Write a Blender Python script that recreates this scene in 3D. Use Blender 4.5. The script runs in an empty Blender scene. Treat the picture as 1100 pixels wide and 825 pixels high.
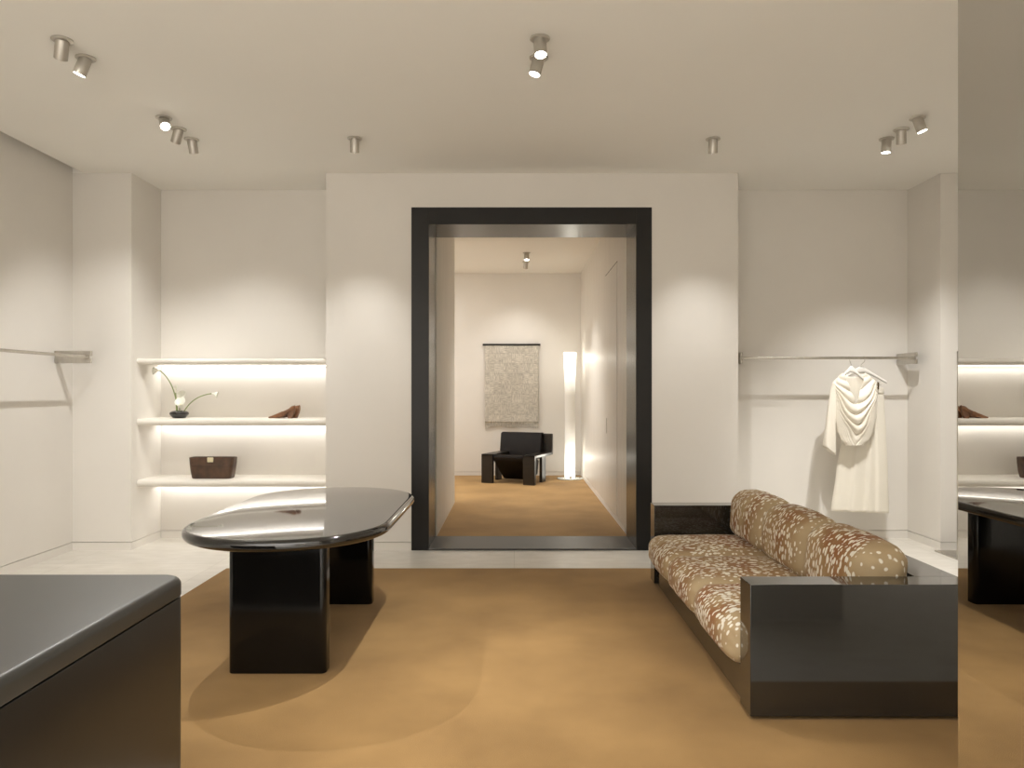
import bpy, bmesh, math, random
from mathutils import Vector, Matrix, noise
random.seed(7)
R = math.radians
PI = math.pi
scn = bpy.context.scene
COL = scn.collection

# ------------------------------------------------------------------ camera, world, exposure, large lights
F = 800.0                      # focal length in pixels of the 1100 px wide frame
VX, VY = 552.5, 419.0          # vanishing point
EYE = 1.40
cam_d = bpy.data.cameras.new('camera')
cam = bpy.data.objects.new('camera', cam_d)
COL.objects.link(cam)
cam.location = (0, 0, EYE)
cam.rotation_euler = (R(90), 0, 0)
cam_d.sensor_width = 36.0
cam_d.lens = 36.0 * F / 1100.0
cam_d.shift_x = -2.5 / 1100.0
cam_d.shift_y = 6.5 / 1100.0
cam_d.clip_start = 0.05
scn.camera = cam

world = bpy.data.worlds.new('world')
world.use_nodes = True
world.node_tree.nodes['Background'].inputs[0].default_value = (1.0, 0.93, 0.82, 1)
world.node_tree.nodes['Background'].inputs[1].default_value = 0.02
scn.world = world

scn.view_settings.view_transform = 'Standard'
scn.view_settings.look = 'None'
scn.view_settings.gamma = 1.0
scn.view_settings.use_curve_mapping = False
scn.view_settings.exposure = 0.40
scn.cycles.max_bounces = 10
scn.cycles.diffuse_bounces = 6
scn.cycles.glossy_bounces = 5
scn.cycles.sample_clamp_indirect = 4.0
scn.cycles.caustics_reflective = False
scn.cycles.caustics_refractive = False
scn.cycles.use_denoising = True

WARM = (1.0, 0.98, 0.94)
SPOT_W = 70.0                  # watts of one ceiling spot


def area_light(name, loc, rot, sx, sy, watts, color=WARM, spread=180):
    d = bpy.data.lights.new(name, 'AREA')
    d.shape = 'RECTANGLE'
    d.size, d.size_y = sx, sy
    d.energy = watts
    d.color = color
    d.spread = R(spread)
    o = bpy.data.objects.new(name, d)
    COL.objects.link(o)
    o.location = loc
    o.rotation_euler = rot
    return o


area_light('rear_fill', (-1.0, -3.2, 1.75), (R(90), 0, 0), 5.0, 2.6, 50, (1.0, 0.98, 0.955))  # unseen fill added behind the camera for general brightness, no window there
area_light('overhead_fill', (-0.6, -1.0, 3.25), (0, 0, 0), 5.6, 3.8, 205, (1.0, 0.98, 0.955), 140)  # added overhead fill out of view, stands for no ceiling fixture
area_light('inner_room_fill', (-2.6, 10.3, 3.2), (0, 0, 0), 1.6, 2.2, 60, (1.0, 0.99, 0.96))  # hidden fill added to brighten the inner room, not a real lamp

CEIL = 3.296

# ------------------------------------------------------------------ helpers


def P(px, py, y):
    """point at depth y seen at pixel px, py"""
    return Vector(((px - VX) * y / F, y, EYE + (VY - py) * y / F))


def add_box(bm, x0, x1, y0, y1, z0, z1, bevel=0.0, seg=2):
    r = bmesh.ops.create_cube(bm, size=1.0)
    vs = r['verts']
    for v in vs:
        v.co = Vector((x0 + (v.co.x + .5) * (x1 - x0), y0 + (v.co.y + .5) * (y1 - y0), z0 + (v.co.z + .5) * (z1 - z0)))
    if bevel > 0:
        es = list({e for v in vs for e in v.link_edges})
        bmesh.ops.bevel(bm, geom=es, offset=bevel, segments=seg, affect='EDGES', profile=0.5)


def frame_axes(d):
    d = d.normalized()
    a = Vector((0, 0, 1)) if abs(d.z) < 0.9 else Vector((1, 0, 0))
    u = d.cross(a).normalized()
    return u, d.cross(u).normalized()


def add_tube(bm, pts, r, seg=12, cap=True):
    pts = [Vector(p) for p in pts]
    n = len(pts)
    rs = r if isinstance(r, (list, tuple)) else [r] * n
    rings = []
    u = None
    for i, p in enumerate(pts):
        d = (pts[min(i + 1, n - 1)] - pts[max(i - 1, 0)]).normalized()
        if u is None:
            u, w = frame_axes(d)
        else:
            u = (u - d * u.dot(d)).normalized()
            w = d.cross(u).normalized()
        rings.append([bm.verts.new(p + (u * math.cos(2 * PI * k / seg) + w * math.sin(2 * PI * k / seg)) * rs[i]) for k in range(seg)])
    for i in range(n - 1):
        for k in range(seg):
            bm.faces.new((rings[i][k], rings[i][(k + 1) % seg], rings[i + 1][(k + 1) % seg], rings[i + 1][k]))
    if cap:
        bm.faces.new(list(reversed(rings[0])))
        bm.faces.new(rings[-1])


def add_lathe(bm, prof, seg=32, c=(0, 0, 0), mtx=None):
    rings = []
    for r, z in prof:
        ring = []
        for k in range(seg):
            p = Vector((r * math.cos(2 * PI * k / seg), r * math.sin(2 * PI * k / seg), z))
            if mtx is not None:
                p = mtx @ p
            ring.append(bm.verts.new(p + Vector(c)))
        rings.append(ring)
    for i in range(len(rings) - 1):
        for k in range(seg):
            bm.faces.new((rings[i][k], rings[i][(k + 1) % seg], rings[i + 1][(k + 1) % seg], rings[i + 1][k]))
    bm.faces.new(list(reversed(rings[0])))
    bm.faces.new(rings[-1])


def offset_loop(pts, d):
    """inset a closed convex counter-clockwise outline by d"""
    n = len(pts)
    out = []
    for i in range(n):
        p0, p1, p2 = Vector(pts[i - 1]), Vector(pts[i]), Vector(pts[(i + 1) % n])
        a = (p1 - p0).normalized()
        b = (p2 - p1).normalized()
        na, nb = Vector((-a.y, a.x)), Vector((-b.y, b.x))
        m = (na + nb)
        m = m.normalized() / max(0.5, m.normalized().dot(na))
        out.append(p1 + m * d)
    return out


def add_slab(bm, pts, z0, z1, r=0.0, seg=6, rbot=None):
    """outline extruded from z0 to z1 with rounded rims"""
    rbot = r if rbot is None else rbot
    prof = []
    if rbot > 0:
        for i in range(seg + 1):
            t = PI / 2 * i / seg
            prof.append((rbot * (1 - math.sin(t)), z0 + rbot * (1 - math.cos(t))))
    else:
        prof.append((0, z0))
    if r > 0:
        for i in range(seg + 1):
            t = PI / 2 * i / seg
            prof.append((r * (1 - math.cos(t)), z1 - r + r * math.sin(t)))
    else:
        prof.append((0, z1))
    rings = []
    for d, z in prof:
        lp = offset_loop(pts, d) if d > 1e-6 else [Vector(p) for p in pts]
        rings.append([bm.verts.new((p.x, p.y, z)) for p in lp])
    n = len(pts)
    for i in range(len(rings) - 1):
        for k in range(n):
            bm.faces.new((rings[i][k], rings[i][(k + 1) % n], rings[i + 1][(k + 1) % n], rings[i + 1][k]))
    bm.faces.new(list(reversed(rings[0])))
    bm.faces.new(rings[-1])


def rounded_rect(x0, x1, y0, y1, r, seg=8):
    pts = []
    for cx, cy, a0 in ((x1 - r, y1 - r, 0), (x0 + r, y1 - r, 90), (x0 + r, y0 + r, 180), (x1 - r, y0 + r, 270)):
        for i in range(seg + 1):
            a = R(a0 + 90 * i / seg)
            pts.append((cx + r * math.cos(a), cy + r * math.sin(a)))
    return pts


def grid_surface(bm, nu, nv, f, close_u=False):
    vs = [[bm.verts.new(f(i / (nu if close_u else nu - 1), j / (nv - 1))) for i in range(nu)] for j in range(nv)]
    for j in range(nv - 1):
        for i in range(nu if close_u else nu - 1):
            bm.faces.new((vs[j][i], vs[j][(i + 1) % nu], vs[j + 1][(i + 1) % nu], vs[j + 1][i]))
    return vs


def obj(name, bm, m, parent=None, smooth=35, recalc=True, local=False):
    if recalc:
        bmesh.ops.recalc_face_normals(bm, faces=bm.faces[:])
    me = bpy.data.meshes.new(name)
    bm.to_mesh(me)
    bm.free()
    me.materials.append(m)
    if smooth:
        me.shade_smooth()
        me.set_sharp_from_angle(angle=R(smooth))
    o = bpy.data.objects.new(name, me)
    COL.objects.link(o)
    if parent is not None:
        o.parent = parent
        if not local:
            off = Vector((0, 0, 0))
            p = parent
            while p is not None:
                off += p.location
                p = p.parent
            me.transform(Matrix.Translation(-off))
    return o


def thing(name, label, cat, loc=(0, 0, 0), rz=0.0, group=None):
    o = bpy.data.objects.new(name, None)
    o.empty_display_size = 0.1
    COL.objects.link(o)
    o.location = loc
    o.rotation_euler = (0, 0, rz)
    o['label'] = label
    o['category'] = cat
    if group:
        o['group'] = group
    return o


def tag(o, label, cat, group=None):
    o['label'] = label
    o['category'] = cat
    if group:
        o['group'] = group
    return o


def struct(name, bm, m, parent=None, smooth=35):
    o = obj(name, bm, m, parent, smooth)
    if parent is None:
        o['kind'] = 'structure'
    return o


# ------------------------------------------------------------------ materials


def mat(name, base, rough=0.5, metal=0.0, var=0.0, vscale=3.0, vstretch=(1, 1, 1), bump=0.0, bscale=40.0,
        bstretch=(1, 1, 1), coat=0.0, coat_rough=0.03, ior=1.5, spec=0.5, sheen=0.0, dark=None, rvar=0.0):
    m = bpy.data.materials.new(name)
    m.use_nodes = True
    nt = m.node_tree
    b = nt.nodes['Principled BSDF']
    b.inputs['Roughness'].default_value = rough
    b.inputs['Metallic'].default_value = metal
    b.inputs['IOR'].default_value = ior
    b.inputs['Specular IOR Level'].default_value = spec
    b.inputs['Coat Weight'].default_value = coat
    b.inputs['Coat Roughness'].default_value = coat_rough
    if sheen:
        b.inputs['Sheen Weight'].default_value = sheen
        b.inputs['Sheen Roughness'].default_value = 0.4
    tc = nt.nodes.new('ShaderNodeTexCoord')

    def mapped(st):
        mp = nt.nodes.new('ShaderNodeMapping')
        mp.inputs['Scale'].default_value = st
        nt.links.new(tc.outputs['Object'], mp.inputs['Vector'])
        return mp
    mp = mapped(vstretch)
    n = nt.nodes.new('ShaderNodeTexNoise')
    n.inputs['Scale'].default_value = vscale
    n.inputs['Detail'].default_value = 5
    nt.links.new(mp.outputs[0], n.inputs['Vector'])
    mx = nt.nodes.new('ShaderNodeMix')
    mx.data_type = 'RGBA'
    dk = dark if dark else tuple(c * (1 - var) for c in base)
    lt = base if dark else tuple(min(1.0, c * (1 + var)) for c in base)
    mx.inputs[6].default_value = (*dk, 1)
    mx.inputs[7].default_value = (*lt, 1)
    rp = nt.nodes.new('ShaderNodeMapRange')
    rp.inputs['From Min'].default_value = 0.3
    rp.inputs['From Max'].default_value = 0.7
    nt.links.new(n.outputs['Fac'], rp.inputs['Value'])
    nt.links.new(rp.outputs[0], mx.inputs[0])
    nt.links.new(mx.outputs[2], b.inputs['Base Color'])
    if rvar:
        rr = nt.nodes.new('ShaderNodeMapRange')
        rr.inputs['To Min'].default_value = max(0, rough - rvar)
        rr.inputs['To Max'].default_value = rough + rvar
        nt.links.new(n.outputs['Fac'], rr.inputs['Value'])
        nt.links.new(rr.outputs[0], b.inputs['Roughness'])
    if bump > 0:
        mb = mapped(bstretch)
        nb = nt.nodes.new('ShaderNodeTexNoise')
        nb.inputs['Scale'].default_value = bscale
        nb.inputs['Detail'].default_value = 4
        nt.links.new(mb.outputs[0], nb.inputs['Vector'])
        bp = nt.nodes.new('ShaderNodeBump')
        bp.inputs['Strength'].default_value = bump
        bp.inputs['Distance'].default_value = 0.01
        nt.links.new(nb.outputs['Fac'], bp.inputs['Height'])
        nt.links.new(bp.outputs[0], b.inputs['Normal'])
    return m


def emit(name, color, strength):
    m = bpy.data.materials.new(name)
    m.use_nodes = True
    b = m.node_tree.nodes['Principled BSDF']
    b.inputs['Base Color'].default_value = (0.9, 0.9, 0.88, 1)
    b.inputs['Emission Color'].default_value = (*color, 1)
    b.inputs['Emission Strength'].default_value = strength
    return m


M_wall = mat('plaster', (0.775, 0.745, 0.70), 0.65, var=0.025, vscale=1.3, bump=0.05, bscale=14)
M_wall_gloss = mat('polished_plaster', (0.74, 0.71, 0.66), 0.38, var=0.05, vscale=4, vstretch=(1, 6, 0.5),
                   bump=0.8, bscale=9, bstretch=(1, 3.2, 0.30))
M_wall_inner = mat('inner_plaster', (0.72, 0.685, 0.63), 0.5, var=0.04, vscale=3, vstretch=(1, 3, 0.6), bump=0.08, bscale=12)
M_ceil = mat('ceiling_paint', (0.88, 0.86, 0.81), 0.8, var=0.01, vscale=0.8)
M_gap = mat('dark_gap', (0.05, 0.045, 0.04), 0.9)
M_lacquer = mat('black_lacquer', (0.008, 0.0075, 0.007), 0.06, var=0.3, vscale=6, coat=0.3, ior=1.68)
M_leg = mat('black_lacquer_legs', (0.006, 0.0055, 0.005), 0.12, var=0.2, vscale=6, ior=1.38)
M_sofa_lacquer = mat('smoky_black_lacquer', (0.014, 0.0137, 0.0125), 0.07, var=0.08, vscale=5, vstretch=(1, 1, 3), ior=1.6, coat=0.5)
M_counter = mat('satin_black_stone', (0.034, 0.033, 0.029), 0.40, var=0.06, vscale=8, ior=1.5)
M_counter_body = mat('dark_stained_body', (0.012, 0.010, 0.008), 0.30, var=0.2, vscale=5, ior=1.5)
M_frame = mat('black_steel_face', (0.011, 0.010, 0.009), 0.38, var=0.15, vscale=4, ior=1.4)
M_reveal = mat('brushed_dark_steel', (0.075, 0.071, 0.063), 0.27, metal=0.7, var=0.1, vscale=3)
M_sill = mat('dark_steel_threshold', (0.055, 0.052, 0.047), 0.40, metal=0.3, var=0.1, vscale=3)
M_steel = mat('brushed_steel', (0.55, 0.52, 0.47), 0.28, metal=1.0, var=0.06, vscale=30, vstretch=(1, 1, 0.1))
M_spot = mat('spot_nickel', (0.56, 0.53, 0.48), 0.42, metal=0.75, var=0.05, vscale=20)
M_shelf = mat('cream_shelf', (0.80, 0.765, 0.70), 0.35, var=0.02, vscale=3)
M_lens = emit('spot_lens', (1.0, 0.95, 0.85), 14.0)
M_led = emit('led_strip', (1.0, 0.95, 0.87), 4.0)
M_mirror = mat('tinted_mirror', (0.56, 0.55, 0.525), 0.0, metal=1.0)
M_cloth = mat('ivory_silk', (0.84, 0.79, 0.69), 0.42, var=0.02, vscale=4, sheen=0.3, bump=0.04, bscale=60)
M_skirt = mat('ivory_wool', (0.83, 0.785, 0.69), 0.7, var=0.02, vscale=4, sheen=0.2, bump=0.05, bscale=120)
M_hanger = mat('white_hanger', (0.86, 0.84, 0.80), 0.35)
M_brass = mat('dull_brass', (0.20, 0.14, 0.07), 0.35, metal=0.9)
M_shoe = mat('brown_leather', (0.19, 0.085, 0.038), 0.35, var=0.4, vscale=22, bump=0.15, bscale=60)
M_lining = mat('dark_lining', (0.09, 0.05, 0.03), 0.6)
M_bag = mat('dark_brown_leather', (0.075, 0.038, 0.020), 0.40, var=0.45, vscale=12, bump=0.12, bscale=50)
M_cream = mat('cream_enamel', (0.70, 0.62, 0.42), 0.3)
M_vase = mat('black_glaze', (0.012, 0.012, 0.012), 0.12, coat=0.5)
M_stem = mat('green_stem', (0.20, 0.26, 0.08), 0.45, var=0.2, vscale=30)
M_petal = mat('white_petal', (0.86, 0.86, 0.78), 0.45)
M_spadix = mat('yellow_spadix', (0.72, 0.60, 0.20), 0.6)
M_chair_wood = mat('ebonised_wood', (0.013, 0.010, 0.008), 0.30, var=0.35, vscale=5, vstretch=(1, 1, 6))
M_chair_leather = mat('black_leather', (0.009, 0.0065, 0.0055), 0.55, spec=0.18, var=0.2, vscale=10, bump=0.1, bscale=80)
M_glass = mat('lamp_base_glass', (0.62, 0.64, 0.60), 0.08, spec=0.8)


def carpet_material():
    m = mat('tan_velvet_carpet', (0.41, 0.243, 0.086), 0.9, sheen=0.08, dark=(0.285, 0.162, 0.052), vscale=1.9,
            bump=0.35, bscale=260)
    return m


M_carpet = carpet_material()


def travertine_material():
    m = mat('travertine', (0.77, 0.735, 0.675), 0.32, dark=(0.67, 0.635, 0.57), vscale=5.5, vstretch=(1, 2.0, 1))
    nt = m.node_tree
    b = nt.nodes['Principled BSDF']
    tc = nt.nodes.new('ShaderNodeTexCoord')
    br = nt.nodes.new('ShaderNodeTexBrick')
    br.inputs['Scale'].default_value = 1.0
    br.inputs['Brick Width'].default_value = 1.2
    br.inputs['Row Height'].default_value = 1.2
    br.inputs['Mortar Size'].default_value = 0.002
    br.inputs['Color1'].default_value = (1, 1, 1, 1)
    br.inputs['Color2'].default_value = (0.93, 0.93, 0.93, 1)
    br.inputs['Mortar'].default_value = (0.72, 0.71, 0.68, 1)
    br.offset = 0.0
    nt.links.new(tc.outputs['Object'], br.inputs['Vector'])
    mx = nt.nodes.new('ShaderNodeMix')
    mx.data_type = 'RGBA'
    mx.blend_type = 'MULTIPLY'
    mx.inputs[0].default_value = 1.0
    src = b.inputs['Base Color'].links[0].from_socket
    nt.links.new(src, mx.inputs[6])
    nt.links.new(br.outputs['Color'], mx.inputs[7])
    nt.links.new(mx.outputs[2], b.inputs['Base Color'])
    return m


M_floor = travertine_material()


def deer_material():
    """spotted deer-print velvet: tan ground, russet blotches, white elongated flecks"""
    m = bpy.data.materials.new('spotted_velvet')
    m.use_nodes = True
    nt = m.node_tree
    L = nt.links
    b = nt.nodes['Principled BSDF']
    b.inputs['Roughness'].default_value = 0.75
    b.inputs['Sheen Weight'].default_value = 0.10
    b.inputs['Sheen Roughness'].default_value = 0.35
    tc = nt.nodes.new('ShaderNodeTexCoord')
    # flow warp
    nw = nt.nodes.new('ShaderNodeTexNoise')
    nw.inputs['Scale'].default_value = 4.0
    L.new(tc.outputs['Object'], nw.inputs['Vector'])
    vm = nt.nodes.new('ShaderNodeVectorMath')
    vm.operation = 'SCALE'
    vm.inputs['Scale'].default_value = 0.10
    L.new(nw.outputs['Color'], vm.inputs[0])
    va = nt.nodes.new('ShaderNodeVectorMath')
    va.operation = 'ADD'
    L.new(tc.outputs['Object'], va.inputs[0])
    L.new(vm.outputs[0], va.inputs[1])
    mp = nt.nodes.new('ShaderNodeMapping')
    mp.inputs['Scale'].default_value = (31, 46, 25)
    mp.inputs['Rotation'].default_value = (0.35, 0.0, 0.25)
    L.new(va.outputs[0], mp.inputs['Vector'])
    vo = nt.nodes.new('ShaderNodeTexVoronoi')
    vo.feature = 'F1'
    vo.inputs['Scale'].default_value = 1.0
    vo.inputs['Randomness'].default_value = 0.85
    L.new(mp.outputs[0], vo.inputs['Vector'])
    # ground colour
    n1 = nt.nodes.new('ShaderNodeTexNoise')
    n1.inputs['Scale'].default_value = 4.2
    n1.inputs['Detail'].default_value = 3
    L.new(tc.outputs['Object'], n1.inputs['Vector'])
    rp = nt.nodes.new('ShaderNodeValToRGB')
    rp.color_ramp.elements[0].position = 0.36
    rp.color_ramp.elements[0].color = (0.46, 0.325, 0.17, 1)
    rp.color_ramp.elements[1].position = 0.66
    rp.color_ramp.elements[1].color = (0.29, 0.112, 0.032, 1)
    e = rp.color_ramp.elements.new(0.50)
    e.color = (0.335, 0.19, 0.075, 1)
    L.new(n1.outputs['Fac'], rp.inputs['Fac'])
    # fleck size varies with another noise so some areas are sparse
    n2 = nt.nodes.new('ShaderNodeTexNoise')
    n2.inputs['Scale'].default_value = 6.0
    L.new(tc.outputs['Object'], n2.inputs['Vector'])
    th = nt.nodes.new('ShaderNodeMapRange')
    th.inputs['From Min'].default_value = 0.3
    th.inputs['From Max'].default_value = 0.7
    th.inputs['To Min'].default_value = 0.33
    th.inputs['To Max'].default_value = 0.55
    L.new(n2.outputs['Fac'], th.inputs['Value'])
    sg = nt.nodes.new('ShaderNodeSeparateXYZ')
    L.new(tc.outputs['Generated'], sg.inputs[0])

    def mth(op, a, bb):
        q = nt.nodes.new('ShaderNodeMath')
        q.operation = op
        for k, v in ((0, a), (1, bb)):
            if isinstance(v, (int, float)):
                q.inputs[k].default_value = v
            else:
                L.new(v, q.inputs[k])
        return q.outputs[0]
    cen = mth('ABSOLUTE', mth('SUBTRACT', mth('ADD', sg.outputs['Y'], mth('MULTIPLY', mth('SUBTRACT', n2.outputs['Fac'], 0.5), 0.35)), 0.5), 0)
    edge = nt.nodes.new('ShaderNodeMapRange')
    edge.interpolation_type = 'SMOOTHSTEP'
    edge.inputs['From Min'].default_value = 0.24
    edge.inputs['From Max'].default_value = 0.50
    L.new(cen, edge.inputs['Value'])
    gm = nt.nodes.new('ShaderNodeMix')
    gm.data_type = 'RGBA'
    L.new(edge.outputs[0], gm.inputs[0])
    L.new(rp.outputs[0], gm.inputs[6])
    gm.inputs[7].default_value = (0.47, 0.36, 0.215, 1)
    thr = mth('SUBTRACT', th.outputs[0], mth('MULTIPLY', edge.outputs[0], 0.16))
    sb = nt.nodes.new('ShaderNodeMath')
    sb.operation = 'SUBTRACT'
    L.new(thr, sb.inputs[0])
    L.new(vo.outputs['Distance'], sb.inputs[1])
    sm = nt.nodes.new('ShaderNodeMapRange')
    sm.interpolation_type = 'SMOOTHSTEP'
    sm.inputs['From Min'].default_value = -0.02
    sm.inputs['From Max'].default_value = 0.08
    L.new(sb.outputs[0], sm.inputs['Value'])
    mx = nt.nodes.new('ShaderNodeMix')
    mx.data_type = 'RGBA'
    L.new(sm.outputs[0], mx.inputs[0])
    L.new(gm.outputs[2], mx.inputs[6])
    mx.inputs[7].default_value = (0.88, 0.83, 0.72, 1)
    L.new(mx.outputs[2], b.inputs['Base Color'])
    nb = nt.nodes.new('ShaderNodeTexNoise')
    nb.inputs['Scale'].default_value = 14
    L.new(va.outputs[0], nb.inputs['Vector'])
    bp = nt.nodes.new('ShaderNodeBump')
    bp.inputs['Strength'].default_value = 0.25
    bp.inputs['Distance'].default_value = 0.02
    L.new(nb.outputs['Fac'], bp.inputs['Height'])
    L.new(bp.outputs[0], b.inputs['Normal'])
    return m


M_deer = deer_material()


def tapestry_material():
    m = mat('woven_wool', (0.50, 0.465, 0.40), 0.9)
    nt = m.node_tree
    L = nt.links
    b = nt.nodes['Principled BSDF']
    tc = nt.nodes.new('ShaderNodeTexCoord')
    mp = nt.nodes.new('ShaderNodeMapping')
    mp.inputs['Rotation'].default_value = (R(90), 0, 0)
    L.new(tc.outputs['Object'], mp.inputs['Vector'])
    br = nt.nodes.new('ShaderNodeTexBrick')
    br.inputs['Scale'].default_value = 1.0
    br.inputs['Brick Width'].default_value = 0.19
    br.inputs['Row Height'].default_value = 0.165
    br.inputs['Mortar Size'].default_value = 0.003
    br.inputs['Color1'].default_value = (0.62, 0.58, 0.51, 1)
    br.inputs['Color2'].default_value = (0.54, 0.505, 0.44, 1)
    br.inputs['Mortar'].default_value = (0.47, 0.44, 0.385, 1)
    L.new(mp.outputs[0], br.inputs['Vector'])

    def lines(st):
        q = nt.nodes.new('ShaderNodeMapping')
        q.inputs['Scale'].default_value = st
        L.new(tc.outputs['Object'], q.inputs['Vector'])
        n = nt.nodes.new('ShaderNodeTexNoise')
        n.inputs['Scale'].default_value = 1.0
        n.inputs['Detail'].default_value = 3
        L.new(q.outputs[0], n.inputs['Vector'])
        return n
    na, nb = lines((14, 1, 75)), lines((75, 1, 14))
    ck = nt.nodes.new('ShaderNodeTexChecker')
    ck.inputs['Scale'].default_value = 5.6
    L.new(tc.outputs['Object'], ck.inputs['Vector'])
    mn = nt.nodes.new('ShaderNodeMix')
    L.new(ck.outputs['Fac'], mn.inputs[0])
    L.new(na.outputs['Fac'], mn.inputs[2])
    L.new(nb.outputs['Fac'], mn.inputs[3])
    rg = nt.nodes.new('ShaderNodeMapRange')
    rg.inputs['From Min'].default_value = 0.36
    rg.inputs['From Max'].default_value = 0.62
    rg.inputs['To Min'].default_value = 0.72
    rg.inputs['To Max'].default_value = 1.12
    L.new(mn.outputs[0], rg.inputs['Value'])
    mx = nt.nodes.new('ShaderNodeMix')
    mx.data_type = 'RGBA'
    mx.blend_type = 'MULTIPLY'
    mx.inputs[0].default_value = 1.0
    L.new(br.outputs['Color'], mx.inputs[6])
    L.new(rg.outputs[0], mx.inputs[7])
    L.new(mx.outputs[2], b.inputs['Base Color'])
    return m


M_tapestry = tapestry_material()


def lamp_tube_material():
    """opal tube lit by a bulb near each end"""
    m = bpy.data.materials.new('opal_tube')
    m.use_nodes = True
    nt = m.node_tree
    b = nt.nodes['Principled BSDF']
    b.inputs['Base Color'].default_value = (0.85, 0.84, 0.80, 1)
    b.inputs['Roughness'].default_value = 0.3
    tc = nt.nodes.new('ShaderNodeTexCoord')
    sp = nt.nodes.new('ShaderNodeSeparateXYZ')
    nt.links.new(tc.outputs['Generated'], sp.inputs[0])
    rp = nt.nodes.new('ShaderNodeValToRGB')
    cr = rp.color_ramp
    cr.elements[0].position = 0.0
    cr.elements[0].color = (1, 1, 1, 1)
    cr.elements[1].position = 1.0
    cr.elements[1].color = (1, 1, 1, 1)
    for p, v in ((0.14, 0.75), (0.28, 0.14), (0.45, 0.02), (0.66, 0.02), (0.80, 0.25), (0.90, 0.9)):
        e = cr.elements.new(p)
        e.color = (v, v, v, 1)
    nt.links.new(sp.outputs['Z'], rp.inputs['Fac'])
    ml = nt.nodes.new('ShaderNodeMath')
    ml.operation = 'MULTIPLY'
    ml.inputs[1].default_value = 2.4
    nt.links.new(rp.outputs[0], ml.inputs[0])
    b.inputs['Emission Color'].default_value = (1.0, 0.97, 0.86, 1)
    nt.links.new(ml.outputs[0], b.inputs['Emission Strength'])
    return m


M_tube = lamp_tube_material()

# ------------------------------------------------------------------ room shell
XL, XR = -3.861, 4.24          # side walls
YF, YR = 6.51, 7.055           # front plane of the blocks, plane of the recesses
CLX, CRX = -3.347, 3.726       # inner sides of the corner columns
BLX, BRX = -1.648, 1.957       # sides of the centre block
FX0, FX1, FZ = -0.899, 1.200, 2.995   # outer door frame
YB = 12.10                     # back wall of the inner room
IXL, IXR = -0.735, 1.075       # inner room side walls
SK = 0.072                     # skirting gap height

bm = bmesh.new()
add_box(bm, -4.2, 4.6, -3.6, YB + 0.3, -0.12, 0.0)
struct('floor', bm, M_floor, smooth=0)

bm = bmesh.new()
add_box(bm, -3.76, 4.5, -3.6, YB + 0.2, CEIL, CEIL + 0.06)
add_box(bm, -4.2, -3.76, YF, YB + 0.2, CEIL, CEIL + 0.06)
add_box(bm, -4.2, -3.70, -3.6, YF + 0.02, CEIL + 0.16, CEIL + 0.2)
add_box(bm, -3.764, -3.76, -3.6, YF, CEIL, CEIL + 0.18)
struct('ceiling', bm, M_ceil, smooth=0)


def wall(name, x0, x1, y0, y1, z0=SK, z1=CEIL, m=None):
    b = bmesh.new()
    add_box(b, x0, x1, y0, y1, z0, z1)
    return struct(name, b, m or M_wall, smooth=0)


def skirting(name, boxes):
    b = bmesh.new()
    for x0, x1, y0, y1 in boxes:
        add_box(b, x0, x1, y0, y1, 0.0, SK - 0.005)
    struct(name, b, M_wall, smooth=0)
    # dark recess behind the shadow gap
    b = bmesh.new()
    for x0, x1, y0, y1 in boxes:
        e = 0.03
        add_box(b, x0 + e, x1 - e, y0 + e, y1 - e, SK - 0.006, SK + 0.002)
    struct(name.replace('baseboard', 'trim') + '_gap', b, M_gap, smooth=0)


wall('wall_left', XL - 0.2, XL, -3.6, YF + 0.3, z1=CEIL + 0.2)
wall('wall_left_column', XL - 0.1, CLX, YF, YR + 0.2)
wall('wall_left_recess', CLX - 0.05, BLX + 0.05, YR, YR + 0.2)
wall('wall_right_recess', BRX - 0.05, CRX + 0.05, YR, YR + 0.2)
wall('wall_right_column', CRX, XR + 0.1, YF, YR + 0.2)
wall('wall_right', XR, XR + 0.2, -3.6, YF + 0.2)
wall('wall_rear', -4.1, 4.5, -3.6, -3.4)

bm = bmesh.new()
add_box(bm, BLX, FX0 + 0.02, YF, YR + 0.2, SK, CEIL)
add_box(bm, FX1 - 0.02, BRX, YF, YR + 0.2, SK, CEIL)
add_box(bm, FX0 + 0.02, FX1 - 0.02, YF, YR + 0.02, FZ - 0.02, CEIL)
struct('wall_centre', bm, M_wall, smooth=0)

skirting('baseboard_left', [(XL - 0.2, XL, -3.6, YF + 0.3)])
skirting('baseboard_left_column', [(XL - 0.1, CLX, YF, YR + 0.2)])
skirting('baseboard_left_recess', [(CLX - 0.05, BLX + 0.05, YR, YR + 0.2)])
skirting('baseboard_right_recess', [(BRX - 0.05, CRX + 0.05, YR, YR + 0.2)])
skirting('baseboard_right_column', [(CRX, XR + 0.1, YF, YR + 0.2)])
skirting('baseboard_right', [(XR, XR + 0.2, -3.6, YF + 0.2)])
skirting('baseboard_centre', [(BLX, FX0 + 0.02, YF, YR + 0.2), (FX1 - 0.02, BRX, YF, YR + 0.2)])

# inner room
wall('wall_inner_left', IXL - 0.2, IXL, YR + 0.0, 9.18, z0=0.0, m=M_wall_inner)
wall('wall_inner_right', IXR, IXR + 0.2, YR + 0.0, YB + 0.2, m=M_wall_gloss)
wall('wall_inner_back', -4.1, IXR + 0.1, YB, YB + 0.2)
wall('wall_inner_side', -4.3, -4.1, 9.0, YB + 0.2, z0=0.0)
wall('wall_inner_return', -4.1, IXL - 0.19, 9.0, 9.18, z0=0.0)
skirting('baseboard_inner_right', [(IXR, IXR + 0.2, YR + 0.2, YB + 0.2)])
skirting('baseboard_inner_back', [(-4.1, IXR + 0.1, YB, YB + 0.2)])

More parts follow.
